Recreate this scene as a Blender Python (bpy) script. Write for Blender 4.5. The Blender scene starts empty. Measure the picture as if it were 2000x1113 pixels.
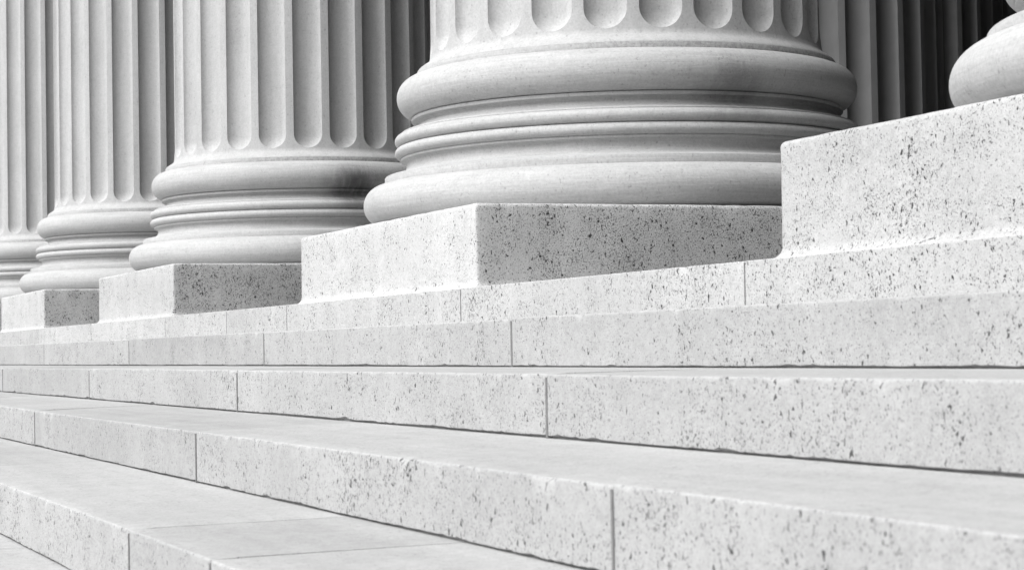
import bpy, bmesh, math, random
from mathutils import Vector, Matrix, noise

S = bpy.context.scene
COL = S.collection
PI = math.pi
ZC = 1.50                       # eye height above the pavement
DU = 2.925                      # distance from the eye to the plane of the plinth fronts

# ------------------------------------------------------------------ helpers
def tag(o, label=None, cat=None, group=None, kind=None):
    if label: o['label'] = label
    if cat: o['category'] = cat
    if group: o['group'] = group
    if kind: o['kind'] = kind
    return o

def empty(name, loc):
    o = bpy.data.objects.new(name, None)
    o.empty_display_size = 0.2
    o.location = loc
    COL.objects.link(o)
    return o

def mesh_obj(name, verts, faces, mat, parent=None, smooth=True, sharp=None):
    me = bpy.data.meshes.new(name)
    me.from_pydata(verts, [], faces)
    me.materials.append(mat)
    if smooth:
        me.polygons.foreach_set('use_smooth', [True] * len(me.polygons))
    if sharp is not None:
        me.set_sharp_from_angle(angle=math.radians(sharp))
    me.update()
    o = bpy.data.objects.new(name, me)
    COL.objects.link(o)
    if parent: o.parent = parent
    return o

def box_geo(x0, x1, y0, y1, z0, z1):
    v = [(x0,y0,z0),(x1,y0,z0),(x1,y1,z0),(x0,y1,z0),(x0,y0,z1),(x1,y0,z1),(x1,y1,z1),(x0,y1,z1)]
    f = [(0,3,2,1),(4,5,6,7),(0,1,5,4),(1,2,6,5),(2,3,7,6),(3,0,4,7)]
    return v, f

def pointing(q, w, y0, z0, z1):
    """one vertical mortar joint, its width wandering a little"""
    v, f, n = [], [], 14
    for i in range(n + 1):
        zz = z0 + (z1 - z0) * i / n
        a = w / 2 * (1 + 0.45 * noise.noise((q * 3.1, zz * 40, 0.5))) ; b = w / 2 * (1 + 0.45 * noise.noise((q * 3.1, zz * 40, 9.5)))
        v += [(q - a, 0.05, zz), (q - a, y0, zz), (q + b, y0, zz), (q + b, 0.05, zz)]
        if i:
            k = 4 * i
            f += [(k - 4 + j, k - 4 + (j + 1) % 4, k + (j + 1) % 4, k + j) for j in range(4)]
    f += [(3, 2, 1, 0), (4 * n, 4 * n + 1, 4 * n + 2, 4 * n + 3)]
    return v, f

def boxes(name, lst, mat, parent=None):
    V, F = [], []
    for b in lst:
        v, f = pointing(*b) if len(b) == 5 else box_geo(*b)
        n = len(V); V += v; F += [tuple(i + n for i in q) for q in f]
    return mesh_obj(name, V, F, mat, parent, smooth=False)

# ------------------------------------------------------------------ materials
class NT:
    def __init__(self, name):
        self.m = bpy.data.materials.new(name); self.m.use_nodes = True
        self.t = self.m.node_tree; self.n = self.t.nodes; self.l = self.t.links
        self.b = self.n['Principled BSDF']
    def node(self, typ, **kw):
        o = self.n.new(typ)
        for k, v in kw.items(): setattr(o, k, v)
        return o
    def link(self, a, b): self.l.new(a, b)
    def val(self, sock, v):
        if hasattr(v, 'is_linked') or hasattr(v, 'links'): self.l.new(v, sock)
        else: sock.default_value = v
    def math(self, op, a, b=0.0, c=0.0, clamp=False):
        o = self.node('ShaderNodeMath', operation=op, use_clamp=clamp)
        self.val(o.inputs[0], a); self.val(o.inputs[1], b); self.val(o.inputs[2], c)
        return o.outputs[0]
    def ramp(self, v, lo, hi, a=0.0, b=1.0):
        o = self.node('ShaderNodeMapRange', interpolation_type='SMOOTHSTEP')
        self.val(o.inputs['Value'], v)
        self.val(o.inputs['From Min'], lo); self.val(o.inputs['From Max'], hi)
        self.val(o.inputs['To Min'], a); self.val(o.inputs['To Max'], b)
        return o.outputs[0]
    def noise(self, co, scale, detail=2.0, rough=0.5, dist=0.0):
        o = self.node('ShaderNodeTexNoise')
        self.link(co, o.inputs['Vector'])
        o.inputs['Scale'].default_value = scale; o.inputs['Detail'].default_value = detail
        o.inputs['Roughness'].default_value = rough; o.inputs['Distortion'].default_value = dist
        return o.outputs['Fac']
    def scaled(self, co, s, off=None):
        o = self.node('ShaderNodeVectorMath', operation='MULTIPLY')
        self.link(co, o.inputs[0]); o.inputs[1].default_value = s
        r = o.outputs[0]
        if off is not None:
            a = self.node('ShaderNodeVectorMath', operation='ADD')
            self.link(r, a.inputs[0]); self.val(a.inputs[1], off); r = a.outputs[0]
        return r
    def grey(self, v):
        o = self.node('ShaderNodeCombineColor')
        for i in range(3): self.link(v, o.inputs[i])
        return o.outputs[0]
    def bump(self, h, strength, dist):
        o = self.node('ShaderNodeBump')
        o.inputs['Strength'].default_value = strength; o.inputs['Distance'].default_value = dist
        self.link(h, o.inputs['Height'])
        self.link(o.outputs['Normal'], self.b.inputs['Normal'])

def granite(name, base, speck, speck_lo, rough=0.85, tread_clean=True, bump=0.35, pit_shade=0.0, sscale=82.0):
    """pale granite: dark mineral specks in two sizes, denser in some clouds, faint rain streaks"""
    N = NT(name)
    g = N.node('ShaderNodeNewGeometry'); co = g.outputs['Position']
    oi = N.node('ShaderNodeObjectInfo')
    sp = N.scaled(co, (1.0, 1.0, 0.78))
    cloud = N.noise(co, 2.1, 3.0, 0.6)
    cl2 = N.noise(co, 8.0, 2.0, 0.5)
    sep = N.node('ShaderNodeSeparateXYZ'); N.link(g.outputs['True Normal'], sep.inputs[0])
    dens = N.math('ADD', N.math('MULTIPLY', N.math('SUBTRACT', cloud, 0.5), 0.12),
                  N.math('MULTIPLY', N.math('SUBTRACT', cl2, 0.5), 0.20))
    if not pit_shade: dens = N.math('ADD', dens, N.math('MULTIPLY', N.math('SUBTRACT', oi.outputs['Random'], 0.5), 0.03))
    fdens = dens
    if pit_shade:                             # shade in the tooled pits, painted as denser specks on ends facing +X
        fdens = N.math('ADD', dens, N.ramp(sep.outputs['X'], 0.5, 0.95, 0.0, pit_shade))
        dens = N.math('ADD', dens, N.ramp(sep.outputs['X'], 0.5, 0.95, 0.0, 0.012))
    n1 = N.math('ADD', N.noise(sp, sscale, 2.0, 0.55, 0.4), dens)
    n2 = N.math('ADD', N.noise(sp, 185.0, 2.0, 0.6, 0.3), N.math('MULTIPLY', fdens, 0.9))
    s1 = N.ramp(n1, speck_lo + 0.015, speck_lo + 0.10)
    s2 = N.ramp(n2, speck_lo - 0.06, speck_lo + 0.10)
    s = N.math('MAXIMUM', s1, N.math('MULTIPLY', s2, 0.72))
    if tread_clean:                       # the treads are worn smooth underfoot
        up = N.ramp(sep.outputs['Z'], 0.55, 0.95, 1.0, 0.42)
        s = N.math('MULTIPLY', s, up)
    # body of the stone
    fine = N.noise(co, 210.0, 2.0, 0.6)
    streak = N.noise(N.scaled(co, (7.0, 7.0, 0.55)), 1.0, 3.0, 0.6)
    body = N.math('ADD', 1.0, N.math('MULTIPLY', N.math('SUBTRACT', cloud, 0.5), 0.26))
    body = N.math('ADD', body, N.math('MULTIPLY', N.math('SUBTRACT', streak, 0.5), 0.16))
    body = N.math('ADD', body, N.math('MULTIPLY', N.math('SUBTRACT', fine, 0.5), 0.45))
    mot = N.noise(co, 38.0, 3.0, 0.65)
    body = N.math('ADD', body, N.math('MULTIPLY', N.math('SUBTRACT', mot, 0.5), 0.40))
    body = N.math('ADD', body, N.math('MULTIPLY', N.math('SUBTRACT', oi.outputs['Random'], 0.5), 0.16))
    wear = N.noise(N.scaled(co, (0.9, 11.0, 3.0)), 1.0, 4.0, 0.65)
    body = N.math('ADD', body, N.math('MULTIPLY', N.math('SUBTRACT', wear, 0.5), 0.34))
    body = N.math('MULTIPLY', body, base)
    mix = N.node('ShaderNodeMix', data_type='FLOAT')
    N.link(s, mix.inputs[0]); N.link(body, mix.inputs[2]); mix.inputs[3].default_value = speck
    N.link(N.grey(mix.outputs[0]), N.b.inputs['Base Color'])
    N.b.inputs['Roughness'].default_value = rough
    N.b.inputs['Specular IOR Level'].default_value = 0.25
    h = N.math('ADD', N.math('MULTIPLY', fine, 0.5), N.math('MULTIPLY', N.noise(co, 60.0, 2.0, 0.6), 0.6))
    h = N.math('SUBTRACT', h, N.math('MULTIPLY', s, 0.5))
    N.bump(h, bump, 0.004)
    return N.m

def limestone(name, base, tooled):
    """pale column stone; object coordinates are the column's own, axis at x = y = 0"""
    N = NT(name)
    tc = N.node('ShaderNodeTexCoord'); ob = tc.outputs['Object']
    oi = N.node('ShaderNodeObjectInfo')
    g = N.node('ShaderNodeNewGeometry'); co = g.outputs['Position']
    cloud = N.noise(co, 1.9, 3.0, 0.6)
    fine = N.noise(co, 95.0, 3.0, 0.65)
    if tooled:
        st = N.noise(N.scaled(ob, (3.2, 3.2, 70.0)), 1.0, 4.0, 0.7, 0.5)
    else:
        st = N.noise(N.scaled(co, (16.0, 16.0, 1.3)), 1.0, 4.0, 0.65)
    body = N.math('ADD', 1.0, N.math('MULTIPLY', N.math('SUBTRACT', cloud, 0.5), 0.22))
    body = N.math('ADD', body, N.math('MULTIPLY', N.math('SUBTRACT', st, 0.5), 0.48 if tooled else 0.34))
    body = N.math('ADD', body, N.math('MULTIPLY', N.math('SUBTRACT', fine, 0.5), 0.52))
    mot = N.noise(co, 24.0, 3.0, 0.65)
    body = N.math('ADD', body, N.math('MULTIPLY', N.math('SUBTRACT', mot, 0.5), 0.24))
    # pits
    pit = N.ramp(N.noise(N.scaled(co, (1, 1, 0.7)), 78.0, 2.0, 0.6), 0.62, 0.72)
    body = N.math('SUBTRACT', body, N.math('MULTIPLY', pit, 0.22))
    sep = N.node('ShaderNodeSeparateXYZ'); N.link(ob, sep.inputs[0])
    # rain-washed dirt run: a black drip down the upper mouldings on the side facing along the row
    ang = N.math('ARCTAN2', sep.outputs['Y'], sep.outputs['X'])
    att = N.node('ShaderNodeAttribute', attribute_type='OBJECT', attribute_name='stain')
    sh = N.node('ShaderNodeCombineXYZ'); N.link(N.math('MULTIPLY', att.outputs['Fac'], 37.0), sh.inputs[1]); shift = sh.outputs[0]
    cyl = N.node('ShaderNodeCombineXYZ'); N.link(ang, cyl.inputs[0]); N.link(sep.outputs['Z'], cyl.inputs[2])
    wob = N.noise(N.scaled(cyl.outputs[0], (5.0, 1.0, 9.0), shift), 1.0, 3.0, 0.6)
    run = N.noise(N.scaled(cyl.outputs[0], (22.0, 1.0, 6.0), shift), 1.0, 3.0, 0.65)
    a2 = N.math('ABSOLUTE', N.math('ADD', N.math('SUBTRACT', ang, 0.03), N.math('MULTIPLY', N.math('SUBTRACT', wob, 0.5), 0.17)))
    core = N.ramp(a2, 0.0, 0.24, 1.0, 0.0)
    zz = N.math('MULTIPLY', N.ramp(sep.outputs['Z'], 2.36, 2.54), N.ramp(sep.outputs['Z'], 2.63, 2.80, 1.0, 0.0))
    amt = N.math('MULTIPLY', N.math('MULTIPLY', core, zz), N.math('MULTIPLY', N.ramp(run, 0.05, 0.60), att.outputs['Fac']))
    body = N.math('MULTIPLY', body, N.math('SUBTRACT', 1.0, amt))
    # grime caught in the rough narrow band above the upper torus
    band = N.math('MULTIPLY', N.ramp(sep.outputs['Z'], 2.757, 2.762), N.ramp(sep.outputs['Z'], 2.784, 2.789, 1.0, 0.0))
    spk = N.ramp(N.noise(co, 55.0, 3.0, 0.7), 0.40, 0.62)
    body = N.math('MULTIPLY', body, N.math('SUBTRACT', 1.0, N.math('MULTIPLY', N.math('MULTIPLY', band, N.math('MULTIPLY', spk, N.ramp(ang, -1.1, -0.3))), 0.24)))
    body = N.math('MULTIPLY', body, base)
    N.link(N.grey(body), N.b.inputs['Base Color'])
    N.b.inputs['Roughness'].default_value = 0.8
    N.b.inputs['Specular IOR Level'].default_value = 0.25
    h = N.math('ADD', N.math('MULTIPLY', st, 0.8 if tooled else 0.5), N.math('MULTIPLY', fine, 0.5))
    h = N.math('SUBTRACT', h, N.math('MULTIPLY', pit, 0.4))
    N.bump(h, 0.4, 0.005)
    return N.m

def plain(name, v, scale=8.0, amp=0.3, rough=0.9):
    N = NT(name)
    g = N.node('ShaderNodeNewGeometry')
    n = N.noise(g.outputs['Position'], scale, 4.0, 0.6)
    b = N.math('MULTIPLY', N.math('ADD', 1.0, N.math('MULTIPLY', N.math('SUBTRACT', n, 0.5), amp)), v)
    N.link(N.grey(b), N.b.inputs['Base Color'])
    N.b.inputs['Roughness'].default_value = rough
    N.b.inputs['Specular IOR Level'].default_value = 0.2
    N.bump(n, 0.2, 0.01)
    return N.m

M_STEP = granite('step_granite', 0.37, 0.07, 0.615)
M_PLINTH = granite('plinth_granite', 0.46, 0.05, 0.603, bump=0.5, pit_shade=0.042, sscale=78.0)
M_SHAFT = limestone('shaft_limestone', 0.40, False)
M_BASE = limestone('base_limestone', 0.40, True)
M_INNER = plain('shade_toned_limestone', 0.19)  # same stone as the front row, portico shade put into its colour
M_MORTAR = plain('old_mortar', 0.18, 60.0, 0.6)
M_PAVE = plain('pavement_stone', 0.35)
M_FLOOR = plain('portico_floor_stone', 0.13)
M_BLOCKER = plain('blocker_stone', 0.15)  # for the added end walls that block light
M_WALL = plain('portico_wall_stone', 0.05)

# ------------------------------------------------------------------ steps
def z(v): return v + ZC

def step_block(name, x0, x1, ye, zb, zt, yb, ztb, mat, parent, org, res=0.02, rad=0.0045, seed=0.0, gap=0.0065, vary=True):
    """one block of a step: worn rounded nosing, small chips, open joint under its foot"""
    x0 += gap / 2; x1 -= gap / 2
    n = max(2, int((x1 - x0) / res))
    xs = [x0, x0 + 0.0025, x0 + 0.006] + [x0 + 0.006 + (x1 - x0 - 0.012) * i / n for i in range(1, n)] + [x1 - 0.006, x1 - 0.0025, x1]
    rb = random.Random(seed * 31 + x0)
    if vary: ye += rb.uniform(-.001, .001); zt += rb.uniform(-.002, .0015)
    V, F = [], []
    k = None
    for i, x in enumerate(xs):
        e = min(i, len(xs) - 1 - i)
        ins = (0.004, 0.001, 0.0)[e] if e < 3 else 0.0
        fade = min(1.0, min(x - x0, x1 - x) / 0.25)
        w = fade * (noise.noise((x * 1.7, seed, 3.1)) * 0.0035 + noise.noise((x * 9.0, seed, 7.7)) * 0.0011)
        c = noise.noise((x * 14.0, seed + 5.3, 1.1))
        c2 = noise.noise((x * 47.0, seed + 2.2, 4.1))
        chip = max(0.0, c - 0.30) * 0.016 + max(0.0, c2 - 0.35) * 0.008
        cb = max(0.0, noise.noise((x * 11.0, seed + 9.1, 8.8)) - 0.34) * 0.012 + max(0.0, c2 - 0.2) * 0.004
        gp = max(0.0, 0.0012 + noise.noise((x * 2.3, seed, 31.0)) * 0.0035 + noise.noise((x * 16.0, seed, 33.0)) * 0.0015)
        r = rad + noise.noise((x * 3.0, seed, 12.0)) * 0.002
        p = [(ye + 0.040, zb + 0.0005 + gp), (ye + 0.012 + ins, zb + 0.001 + gp + cb * .5), (ye + 0.004 + ins + w + cb * .4, zb + 0.0025 + gp + cb),
             (ye + ins + w, zb + 0.0045 + gp + cb * 1.5), (ye + ins + w, zb + 0.022 + cb * 1.5)]
        for q in (0.4, 0.75):
            p.append((ye + ins + w + noise.noise((x * 6, seed, q * 9)) * 0.0008, zb + (zt - zb) * q))
        p.append((ye + ins + w, zt - r * 1.7 - chip))
        for t in range(5):
            a = t / 4 * PI / 2
            p.append((ye + ins * (1 - t / 4) + w + r - r * math.cos(a) + chip * math.sin(a + .5) * .8,
                      zt - ins * .6 - r + r * math.sin(a) - chip * math.cos(a * .7) * .8))
        p.append((ye + 0.06, zt + (ztb - zt) * 0.06 / (yb - ye) + noise.noise((x * 2, seed, 2)) * .0008))
        p.append((yb, ztb)); p.append((yb, zb + 0.0005 + gp))
        k = len(p)
        V += [(x - org[0], y - org[1], zz - org[2]) for y, zz in p]
    for i in range(len(xs) - 1):
        for j in range(k):
            a, b = i * k + j, i * k + (j + 1) % k
            F.append((a, a + k, b + k, b))
    F.append(tuple(range(k))); F.append(tuple((len(xs) - 1) * k + j for j in reversed(range(k))))
    return mesh_obj(name, V, F, mat, parent, sharp=38)

XL, XR = -33.0, 9.0
ED = [2.895, 2.4116, 1.918, 1.419, 0.925, 0.43, -0.065, -0.56, -1.055]
#      foot z   nose z
ZB = [0.0955, -0.0564, -0.2112, -0.3725, -0.535, -0.70, -0.86, -1.02, -1.18]
ZT = [0.2412, 0.0936, -0.0612, -0.2225, -0.378, -0.541, -0.706, -0.866, -1.026]
PER = 2.931
def joints(j0):
    js = []
    x = j0
    while x > XL: x -= PER
    while x < XR:
        js.append(x); x += PER
    js = [XL] + [q for q in js if XL + .3 < q < XR - .3] + [XR]
    return js
JS = {1: joints(-6.055), 2: joints(-4.599), 3: joints(-3.133), 4: sorted(joints(-4.598) + [-3.85]), 5: joints(-6.06),
      6: joints(-4.6), 7: joints(-3.1), 8: joints(-4.6)}
STEP_LABEL = {
    1: 'highest speckled granite step, running straight beneath the plinth course',
    2: 'second granite step from the top, its tread a thin bright strip seen edge on',
    3: 'middle granite step, third from the top, with long speckled risers crossing the foreground',
    4: 'fourth granite step from the top, cut off at lower left with broad pale tread',
    5: 'lowest granite step in view, only a corner of its tread showing at bottom left',
    6: 'granite step below the lowest tread in view', 7: 'granite step second above the pavement', 8: 'granite step resting on the pavement'}
GAP = {q: .004 for q in range(1, 9)}
JW = {1: .011, 2: .011, 3: .0085, 4: .008, 5: .008, 6: .01, 7: .01, 8: .01}
for s in range(1, 9):
    e = empty('stone_step', (0, ED[s], z(ZB[s])))
    tag(e, STEP_LABEL[s], 'step', 'granite steps up to the colonnade', 'thing')
    org = (0, ED[s], z(ZB[s]))
    yb = ED[s - 1] + 0.07; ztb = ZB[s - 1]
    vis = s <= 5
    for i in range(len(JS[s]) - 1):
        a, b = JS[s][i], JS[s][i + 1]
        near = b > -18
        step_block('block', a, b, ED[s], z(ZB[s]), z(ZT[s]), yb, z(ztb), M_STEP, e, org,
                   res=0.016 if (vis and near) else 0.12, seed=s * 13.7, gap=GAP[s])
    boxes('mortar_bed', [(XL + .01, XR - .01, 0.010, yb - .01 - ED[s], -0.05, z(ZT[s]) - org[2] - 0.014)]
          + [(q, JW[s], -0.0016, -0.01, z(ZT[s]) - org[2] - 0.0085) for q in JS[s][1:-1]], M_MORTAR, e)

# ------------------------------------------------------------------ columns
HW = 0.8433 * DU / 2            # half width of a plinth
YC = DU + HW                    # the front row's axis
CX = [-1.3799 * DU, -3.0568 * DU, -4.8890 * DU, -6.5775 * DU, -8.2544 * DU, -9.9313 * DU]

# plinth course
cj = []
for i, cx in enumerate(CX):
    cj += [cx - HW - 0.165, cx + HW - 0.10]
cj += [-11.586]
cj = sorted([q for q in cj if XL + 1 < q < XR - 1])
cj = [XL] + cj + [-.53, 2.0, 4.4, 6.9] + [XR]
e = empty('plinth_course', (0, ED[0], z(ZB[0])))
tag(e, 'low pale granite course between top step and column plinths, split by thin joints', 'stone course', None, 'thing')
org = (0, ED[0], z(ZB[0]))
for i in range(len(cj) - 1):
    step_block('block', cj[i], cj[i + 1], ED[0], z(0.0935 - 0.012), z(ZT[0]), ED[0] + .55, z(ZT[0]), M_PLINTH, e, org,
               res=0.016 if cj[i + 1] > -18 else .12, rad=0.003, seed=77.7, gap=0.004, vary=False)
boxes('mortar_bed', [(XL + .01, XR - .01, 0.008, .54, -0.04, z(ZT[0]) - org[2] - 0.012)]
      + [(q, .005, 0.0002, -0.01, z(ZT[0]) - org[2] - 0.005) for q in cj[1:-1]], M_MORTAR, e)

def lathe(name, prof, mat, parent, segs=192, sharp=30, closed=True):
    V, F = [], []
    for R, zz in prof:
        for i in range(segs):
            a = 2 * PI * i / segs
            V.append((R * math.cos(a), R * math.sin(a), zz))
    n = len(prof)
    rng = n if closed else n - 1
    for j in range(rng):
        j2 = (j + 1) % n
        for i in range(segs):
            i2 = (i + 1) % segs
            F.append((j * segs + i, j * segs + i2, j2 * segs + i2, j2 * segs + i))
    return mesh_obj(name, V, F, mat, parent, sharp=sharp)

def arc(c0, c1, r0, r1, a0, a1, n):
    return [(c0 + r0 * math.cos(math.radians(a0 + (a1 - a0) * t / n)), c1 + r1 * math.sin(math.radians(a0 + (a1 - a0) * t / n))) for t in range(n + 1)]

ZSH = 1.34 + ZC                 # foot of the fluting
ZTOP = 11.6
def make_shaft(mat, parent):
    NF = 24
    half = math.radians(5.9)
    NU, NA = 16, 5
    # rows: apophyge first, then the round flute ends, then straight flutes
    R0 = 0.908
    wd = R0 * half             # flute half width in metres
    zc = 1.352 + ZC + wd       # centre height of the round flute ends
    rows = []                  # (z, R, flute half-angle factor, sin for depth row)
    for R, zz in [(0.60, 1.2855), (0.9735, 1.2860), (0.9715, 1.2906), (0.966, 1.2965), (0.9525, 1.3065), (0.938, 1.3155), (0.9255, 1.3245), (0.916, 1.336)]:
        rows.append((zz + ZC, R, None))
    NE = 12
    for t in range(NE + 1):
        th = PI / 2 * (1 - t / NE)
        rows.append((zc - wd * math.sin(th), 0.9085 + 0.0045 * math.sin(th) ** 2 * (1 - 0.0), th))
    for q in (0.15, 0.4, 0.9, 1.8, 3.2, 5, 6.8, 8.2, 10, 12):
        zz = zc + q
        if zz < ZTOP - 0.5: rows.append((zz, R0 - 0.13 * (q / 13.0) ** 1.8, 0.0))
    V, F = [], []
    per = NU + NA
    tot = NF * per
    for zz, R, th in rows:
        flute = th is not None
        ub = math.cos(th) if flute else 0.0
        vv = math.sin(th) if flute else 1.0
        hb = half * max(ub, 1e-4)
        for k in range(NF):
            c = 2 * PI * k / NF
            for i in range(NU):
                s = -math.cos(PI * i / (NU - 1))           # -1..1 across the flute
                a = c + s * hb
                u = s * ub
                d = 0.62 * wd * math.sqrt(max(0.0, 1 - u * u - vv * vv)) if flute else 0.0
                V.append(((R - d) * math.cos(a), (R - d) * math.sin(a), zz))
            a0 = c + hb; a1 = c + 2 * PI / NF - hb
            for i in range(NA):
                a = a0 + (a1 - a0) * (i + 1) / (NA + 1)
                V.append((R * math.cos(a), R * math.sin(a), zz))
    for j in range(len(rows) - 1):
        for i in range(tot):
            i2 = (i + 1) % tot
            F.append((j * tot + i, j * tot + i2, (j + 1) * tot + i2, (j + 1) * tot + i))
    return mesh_obj('shaft', V, F, mat, parent, sharp=32)

def make_plinth(mat, parent, seed):
    """square granite block with a hollow sweep at its foot and softened arrises"""
    zb = 0.2400 + ZC; zt = 0.5727 + ZC
    prof = []
    for t in range(7):
        a = t / 6 * PI / 2
        prof.append((0.027 - 0.027 * math.sin(a), zb + 0.034 - 0.034 * math.cos(a)))
    for q in (0.35, 0.6, 0.8): prof.append((0.0, zb + (zt - zb) * q))
    for t in range(5):
        a = t / 4 * PI / 2
        prof.append((-0.016 + 0.016 * math.cos(a), zt - 0.016 + 0.016 * math.sin(a)))
    V, F = [], []
    cr = 0.014
    n0 = None
    for off, zz in prof:
        h = HW + off
        ring = []
        for cx, cy, a0 in ((1, -1, -90), (1, 1, 0), (-1, 1, 90), (-1, -1, 180)):
            for t in range(5):
                a = math.radians(a0 + 90 * t / 4)
                ring.append((cx * (h - cr) + cr * math.cos(a), cy * (h - cr) + cr * math.sin(a)))
            nx, ny = -cy, cx
            # points along the next side
            dx, dy = {(1, -1): (0, 1), (1, 1): (-1, 0), (-1, 1): (0, -1), (-1, -1): (1, 0)}[(cx, cy)]
            bx, by = ring[-1]
            L = 2 * (h - cr); m = 70
            for i in range(1, m): ring.append((bx + dx * L * i / m, by + dy * L * i / m))
        n0 = len(ring)
        for x, y in ring:
            w = noise.noise((x * 2.1 + seed, y * 2.1, zz * 3)) * 0.0025 + noise.noise((x * 17 + seed, y * 17, zz * 17)) * 0.0012
            if zz > zt - 0.02 or abs(abs(x) - abs(y)) < 0.03:
                w -= max(0, noise.noise((x * 21, y * 21 + seed, zz * 9)) - 0.25) * 0.012
            f = 1 + w / h
            V.append((x * f, y * f, zz + (w * .4 if zz > zt - 0.02 else 0)))
    for j in range(len(prof) - 1):
        for i in range(n0):
            i2 = (i + 1) % n0
            F.append((j * n0 + i, j * n0 + i2, (j + 1) * n0 + i2, (j + 1) * n0 + i))
    F.append(tuple((len(prof) - 1) * n0 + i for i in range(n0)))
    return mesh_obj('plinth', V, F, mat, parent, sharp=50)

def up(p): return [(r, q + ZC) for r, q in p]
def make_column(loc, label, group, stain, mats):
    ms, mb, mp = mats
    e = empty('fluted_column', loc)
    tag(e, label, 'column', group, 'thing')
    sh = make_shaft(ms, e)
    body = up([(0.70, 1.2853), (0.9745, 1.2853), (0.9755, 1.283), (0.9755, 1.2635), (0.975, 1.250), (0.93, 1.245), (0.90, 1.165), (0.93, 1.074), (1.001, 1.0735), (1.0035, 1.071), (1.0035, 1.060), (1.0015, 1.0575)]
              + [(0.992, 1.0565), (0.982, 1.054), (0.975, 1.049), (0.972, 1.043), (0.974, 1.036), (0.980, 1.029), (0.991, 1.0215), (1.006, 1.0145), (1.025, 1.0085), (1.044, 1.0045)]
              + [(1.052, 1.0035), (1.054, 1.001), (1.054, 0.997), (1.03, 0.985), (1.02, 0.94), (1.03, 0.89), (1.055, 0.8855), (1.057, 0.883), (1.057, 0.875), (1.055, 0.873)]
              + [(1.046, 0.8715), (1.037, 0.868), (1.0315, 0.860), (1.0295, 0.850), (1.031, 0.840), (1.036, 0.830), (1.047, 0.820), (1.064, 0.811), (1.085, 0.8045), (1.108, 0.800), (1.124, 0.7985)]
              + [(1.1295, 0.797), (1.1315, 0.794), (1.1315, 0.768), (1.131, 0.750), (1.08, 0.745), (1.06, 0.67), (1.07, 0.580), (0.70, 0.580)])
    base = lathe('base', body, mb, e, sharp=35)
    for Rc, zc, rr, rz in ((0.978, 1.1665, 0.0925, 0.0925), (1.140, 0.667, 0.092, 0.0925)):
        p = arc(Rc, zc, rr, rz, -90, 90, 22)
        p = [(Rc - 0.06, zc - rz)] + p + [(Rc - 0.06, zc + rz)]
        o = lathe('torus', up(p), mb, base, sharp=40); o['stain'] = stain
    for Rc, zc, rr, rz in ((1.049, 0.9665, 0.034, 0.0300), (1.0515, 0.9115, 0.0315, 0.0262)):
        p = [(Rc - 0.03, zc - rz)] + arc(Rc, zc, rr, rz, -90, 90, 12) + [(Rc - 0.03, zc + rz)]
        o = lathe('bead', up(p), mb, base, sharp=40); o['stain'] = stain
    pl = make_plinth(mp, e, loc[0])
    cap = lathe('capital', [(0.60, ZTOP - 1.3), (0.79, ZTOP - 1.3), (0.80, ZTOP - 1.25), (0.79, ZTOP - 1.2), (0.80, ZTOP - 0.9), (0.87, ZTOP - 0.55), (1.05, ZTOP - 0.25), (1.10, ZTOP - 0.2), (1.12, ZTOP - 0.02), (0.6, ZTOP - 0.02)], ms, e, segs=96)
    for o in (sh, base): o['stain'] = stain
    return e

def dup(root, loc, label, group, stain):
    r = root.copy(); COL.objects.link(r); r.location = loc
    r['label'] = label; r['group'] = group
    for ch in list(root.children):
        c = ch.copy(); COL.objects.link(c); c.parent = r
        if 'stain' in c: c['stain'] = stain
        for g in list(ch.children):
            d = g.copy(); COL.objects.link(d); d.parent = c
            if 'stain' in d: d['stain'] = stain
    return r

FRONT = 'fluted columns of the front row'
main = make_column((CX[1], YC, 0), 'big central fluted column, its whole moulded base standing on a speckled plinth', FRONT, 0.36,
                   (M_SHAFT, M_BASE, M_PLINTH))
dup(main, (CX[0], YC, 0), 'nearest column at right edge, only its rounded lower base on a large white plinth showing', FRONT, 0.2)
dup(main, (CX[2], YC, 0), 'second fluted column with a dark drip stain on its base, left of the central one', FRONT, 0.70)
dup(main, (CX[3], YC, 0), 'third fluted column, pale and smaller, its base overlapped by the stained second base', FRONT, 0.3)
dup(main, (CX[4], YC, 0), 'farthest pale column, cut by the left edge, shaft half hidden behind the third', FRONT, 0.3)
INNER = 'shaded columns inside the portico'
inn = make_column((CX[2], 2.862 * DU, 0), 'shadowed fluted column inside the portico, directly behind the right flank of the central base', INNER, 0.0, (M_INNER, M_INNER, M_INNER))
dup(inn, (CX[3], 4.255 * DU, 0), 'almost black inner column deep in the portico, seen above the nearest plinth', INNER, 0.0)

# ------------------------------------------------------------------ building round the columns
FZ = 0.238 + ZC
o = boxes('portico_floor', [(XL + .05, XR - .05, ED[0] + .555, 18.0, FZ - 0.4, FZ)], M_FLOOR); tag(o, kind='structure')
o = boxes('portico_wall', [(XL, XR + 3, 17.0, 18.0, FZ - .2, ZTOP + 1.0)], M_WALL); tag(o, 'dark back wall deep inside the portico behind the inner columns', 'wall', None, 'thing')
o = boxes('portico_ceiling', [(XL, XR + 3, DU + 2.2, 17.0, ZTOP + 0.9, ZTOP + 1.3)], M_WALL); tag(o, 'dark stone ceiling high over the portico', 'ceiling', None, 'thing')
o = boxes('light_block_wall', [(-1.2, XR - .02, ED[0] + .45, 17.0, FZ - .1, ZTOP + 0.9)], M_BLOCKER); tag(o, 'added wall closing the portico on the right to keep light out, outside the photo', 'wall', None, 'thing')  # unseen wall put in to darken the portico interior
o = boxes('light_block_wall', [(XL + .02, -28.3, ED[0] + .45, 17.0, FZ - .1, ZTOP + 0.9)], M_BLOCKER); tag(o, 'added wall closing the portico at the far left to keep light out, outside the photo', 'wall', None, 'thing')  # unseen added wall, set close to cut light from the left
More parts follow.
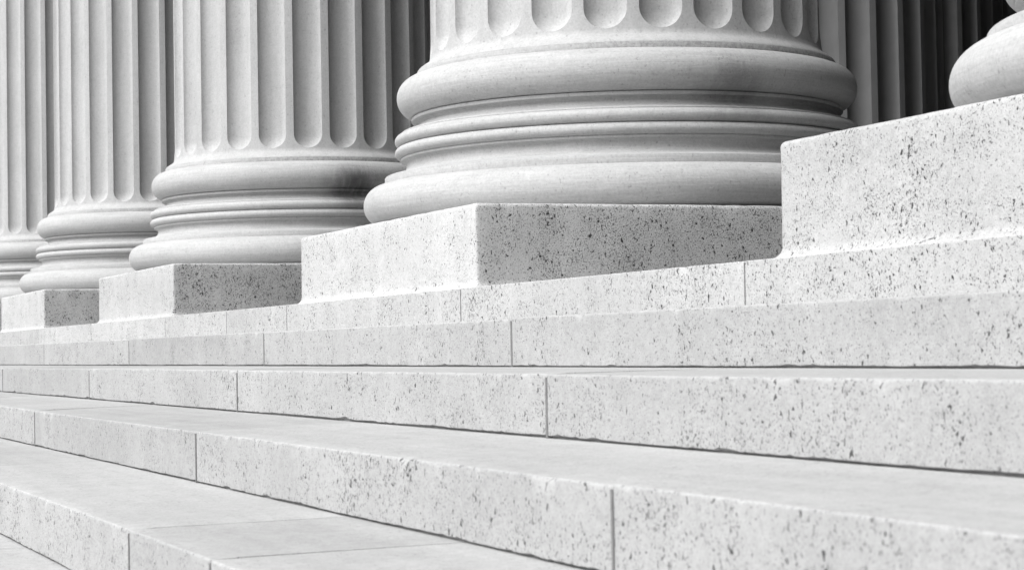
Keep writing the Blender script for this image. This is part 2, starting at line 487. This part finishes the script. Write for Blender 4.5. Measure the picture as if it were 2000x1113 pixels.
en = empty('entablature', (0, YC, ZTOP)); tag(en, 'stone entablature carried by the front row of columns', 'entablature', None, 'thing')
boxes('architrave', [(XL, XR + 3, -1.15, 1.2, 0.0, 2.0)], M_SHAFT, en)
boxes('cornice', [(XL, XR + 3, -2.2, 1.2, 2.003, 3.2)], M_SHAFT, en)

o = boxes('pavement', [(-400, 400, -400, 60, -0.5, 0.0)], M_PAVE); tag(o, kind='structure')
zlow = z(ZB[8]) ; 
boxes('landing', [(XL, XR, ED[8] - 6.0, ED[8] + .4, -0.2, zlow)], M_PAVE)['kind'] = 'structure'

# ------------------------------------------------------------------ camera
F_PX = 4121.0
yaw, pitch, roll = .3797, .0301, -.0182
Fv = Vector((-math.cos(yaw) * math.cos(pitch), math.sin(yaw) * math.cos(pitch), math.sin(pitch)))
r = Fv.cross(Vector((0, 0, 1))).normalized(); u = r.cross(Fv)
r2 = r * math.cos(roll) + u * math.sin(roll); u2 = -r * math.sin(roll) + u * math.cos(roll)
cam = bpy.data.cameras.new('camera')
co = bpy.data.objects.new('camera', cam); COL.objects.link(co)
co.matrix_world = Matrix(((r2.x, u2.x, -Fv.x, 0), (r2.y, u2.y, -Fv.y, 0), (r2.z, u2.z, -Fv.z, ZC), (0, 0, 0, 1)))
cam.sensor_fit = 'HORIZONTAL'; cam.sensor_width = 36.0; cam.lens = 36.0 * F_PX / 2000.0
cam.clip_start = 0.05; cam.clip_end = 2000
cam.dof.use_dof = True; cam.dof.focus_distance = 8.9; cam.dof.aperture_fstop = 11.0
S.camera = co

# ------------------------------------------------------------------ light
SUN_EL, SUN_ROT = math.radians(51), math.radians(170)
sd = Vector((math.cos(SUN_EL) * math.sin(SUN_ROT), math.cos(SUN_EL) * math.cos(SUN_ROT), math.sin(SUN_EL)))
L = bpy.data.lights.new('sun', 'SUN'); L.energy = 1.8; L.angle = math.radians(55); L.color = (1, 1, 1)
lo = bpy.data.objects.new('sun', L); COL.objects.link(lo); lo.rotation_euler = sd.to_track_quat('Z', 'Y').to_euler()
W = bpy.data.worlds.new('World'); S.world = W; W.use_nodes = True
wt = W.node_tree
sky = wt.nodes.new('ShaderNodeTexSky'); sky.sky_type = 'NISHITA'; sky.sun_disc = False
sky.sun_elevation = SUN_EL; sky.sun_rotation = SUN_ROT; sky.dust_density = 4.0; sky.air_density = 1.0
bw = wt.nodes.new('ShaderNodeRGBToBW')
wt.links.new(sky.outputs[0], bw.inputs[0]); wt.links.new(bw.outputs[0], wt.nodes['Background'].inputs['Color'])
wt.nodes['Background'].inputs['Strength'].default_value = 0.09

S.render.engine = 'CYCLES'
S.cycles.max_bounces = 6; S.cycles.diffuse_bounces = 4
S.cycles.use_denoising = True
S.view_settings.view_transform = 'Standard'; S.view_settings.look = 'None'
S.view_settings.exposure = 1.08; S.view_settings.gamma = 1.0
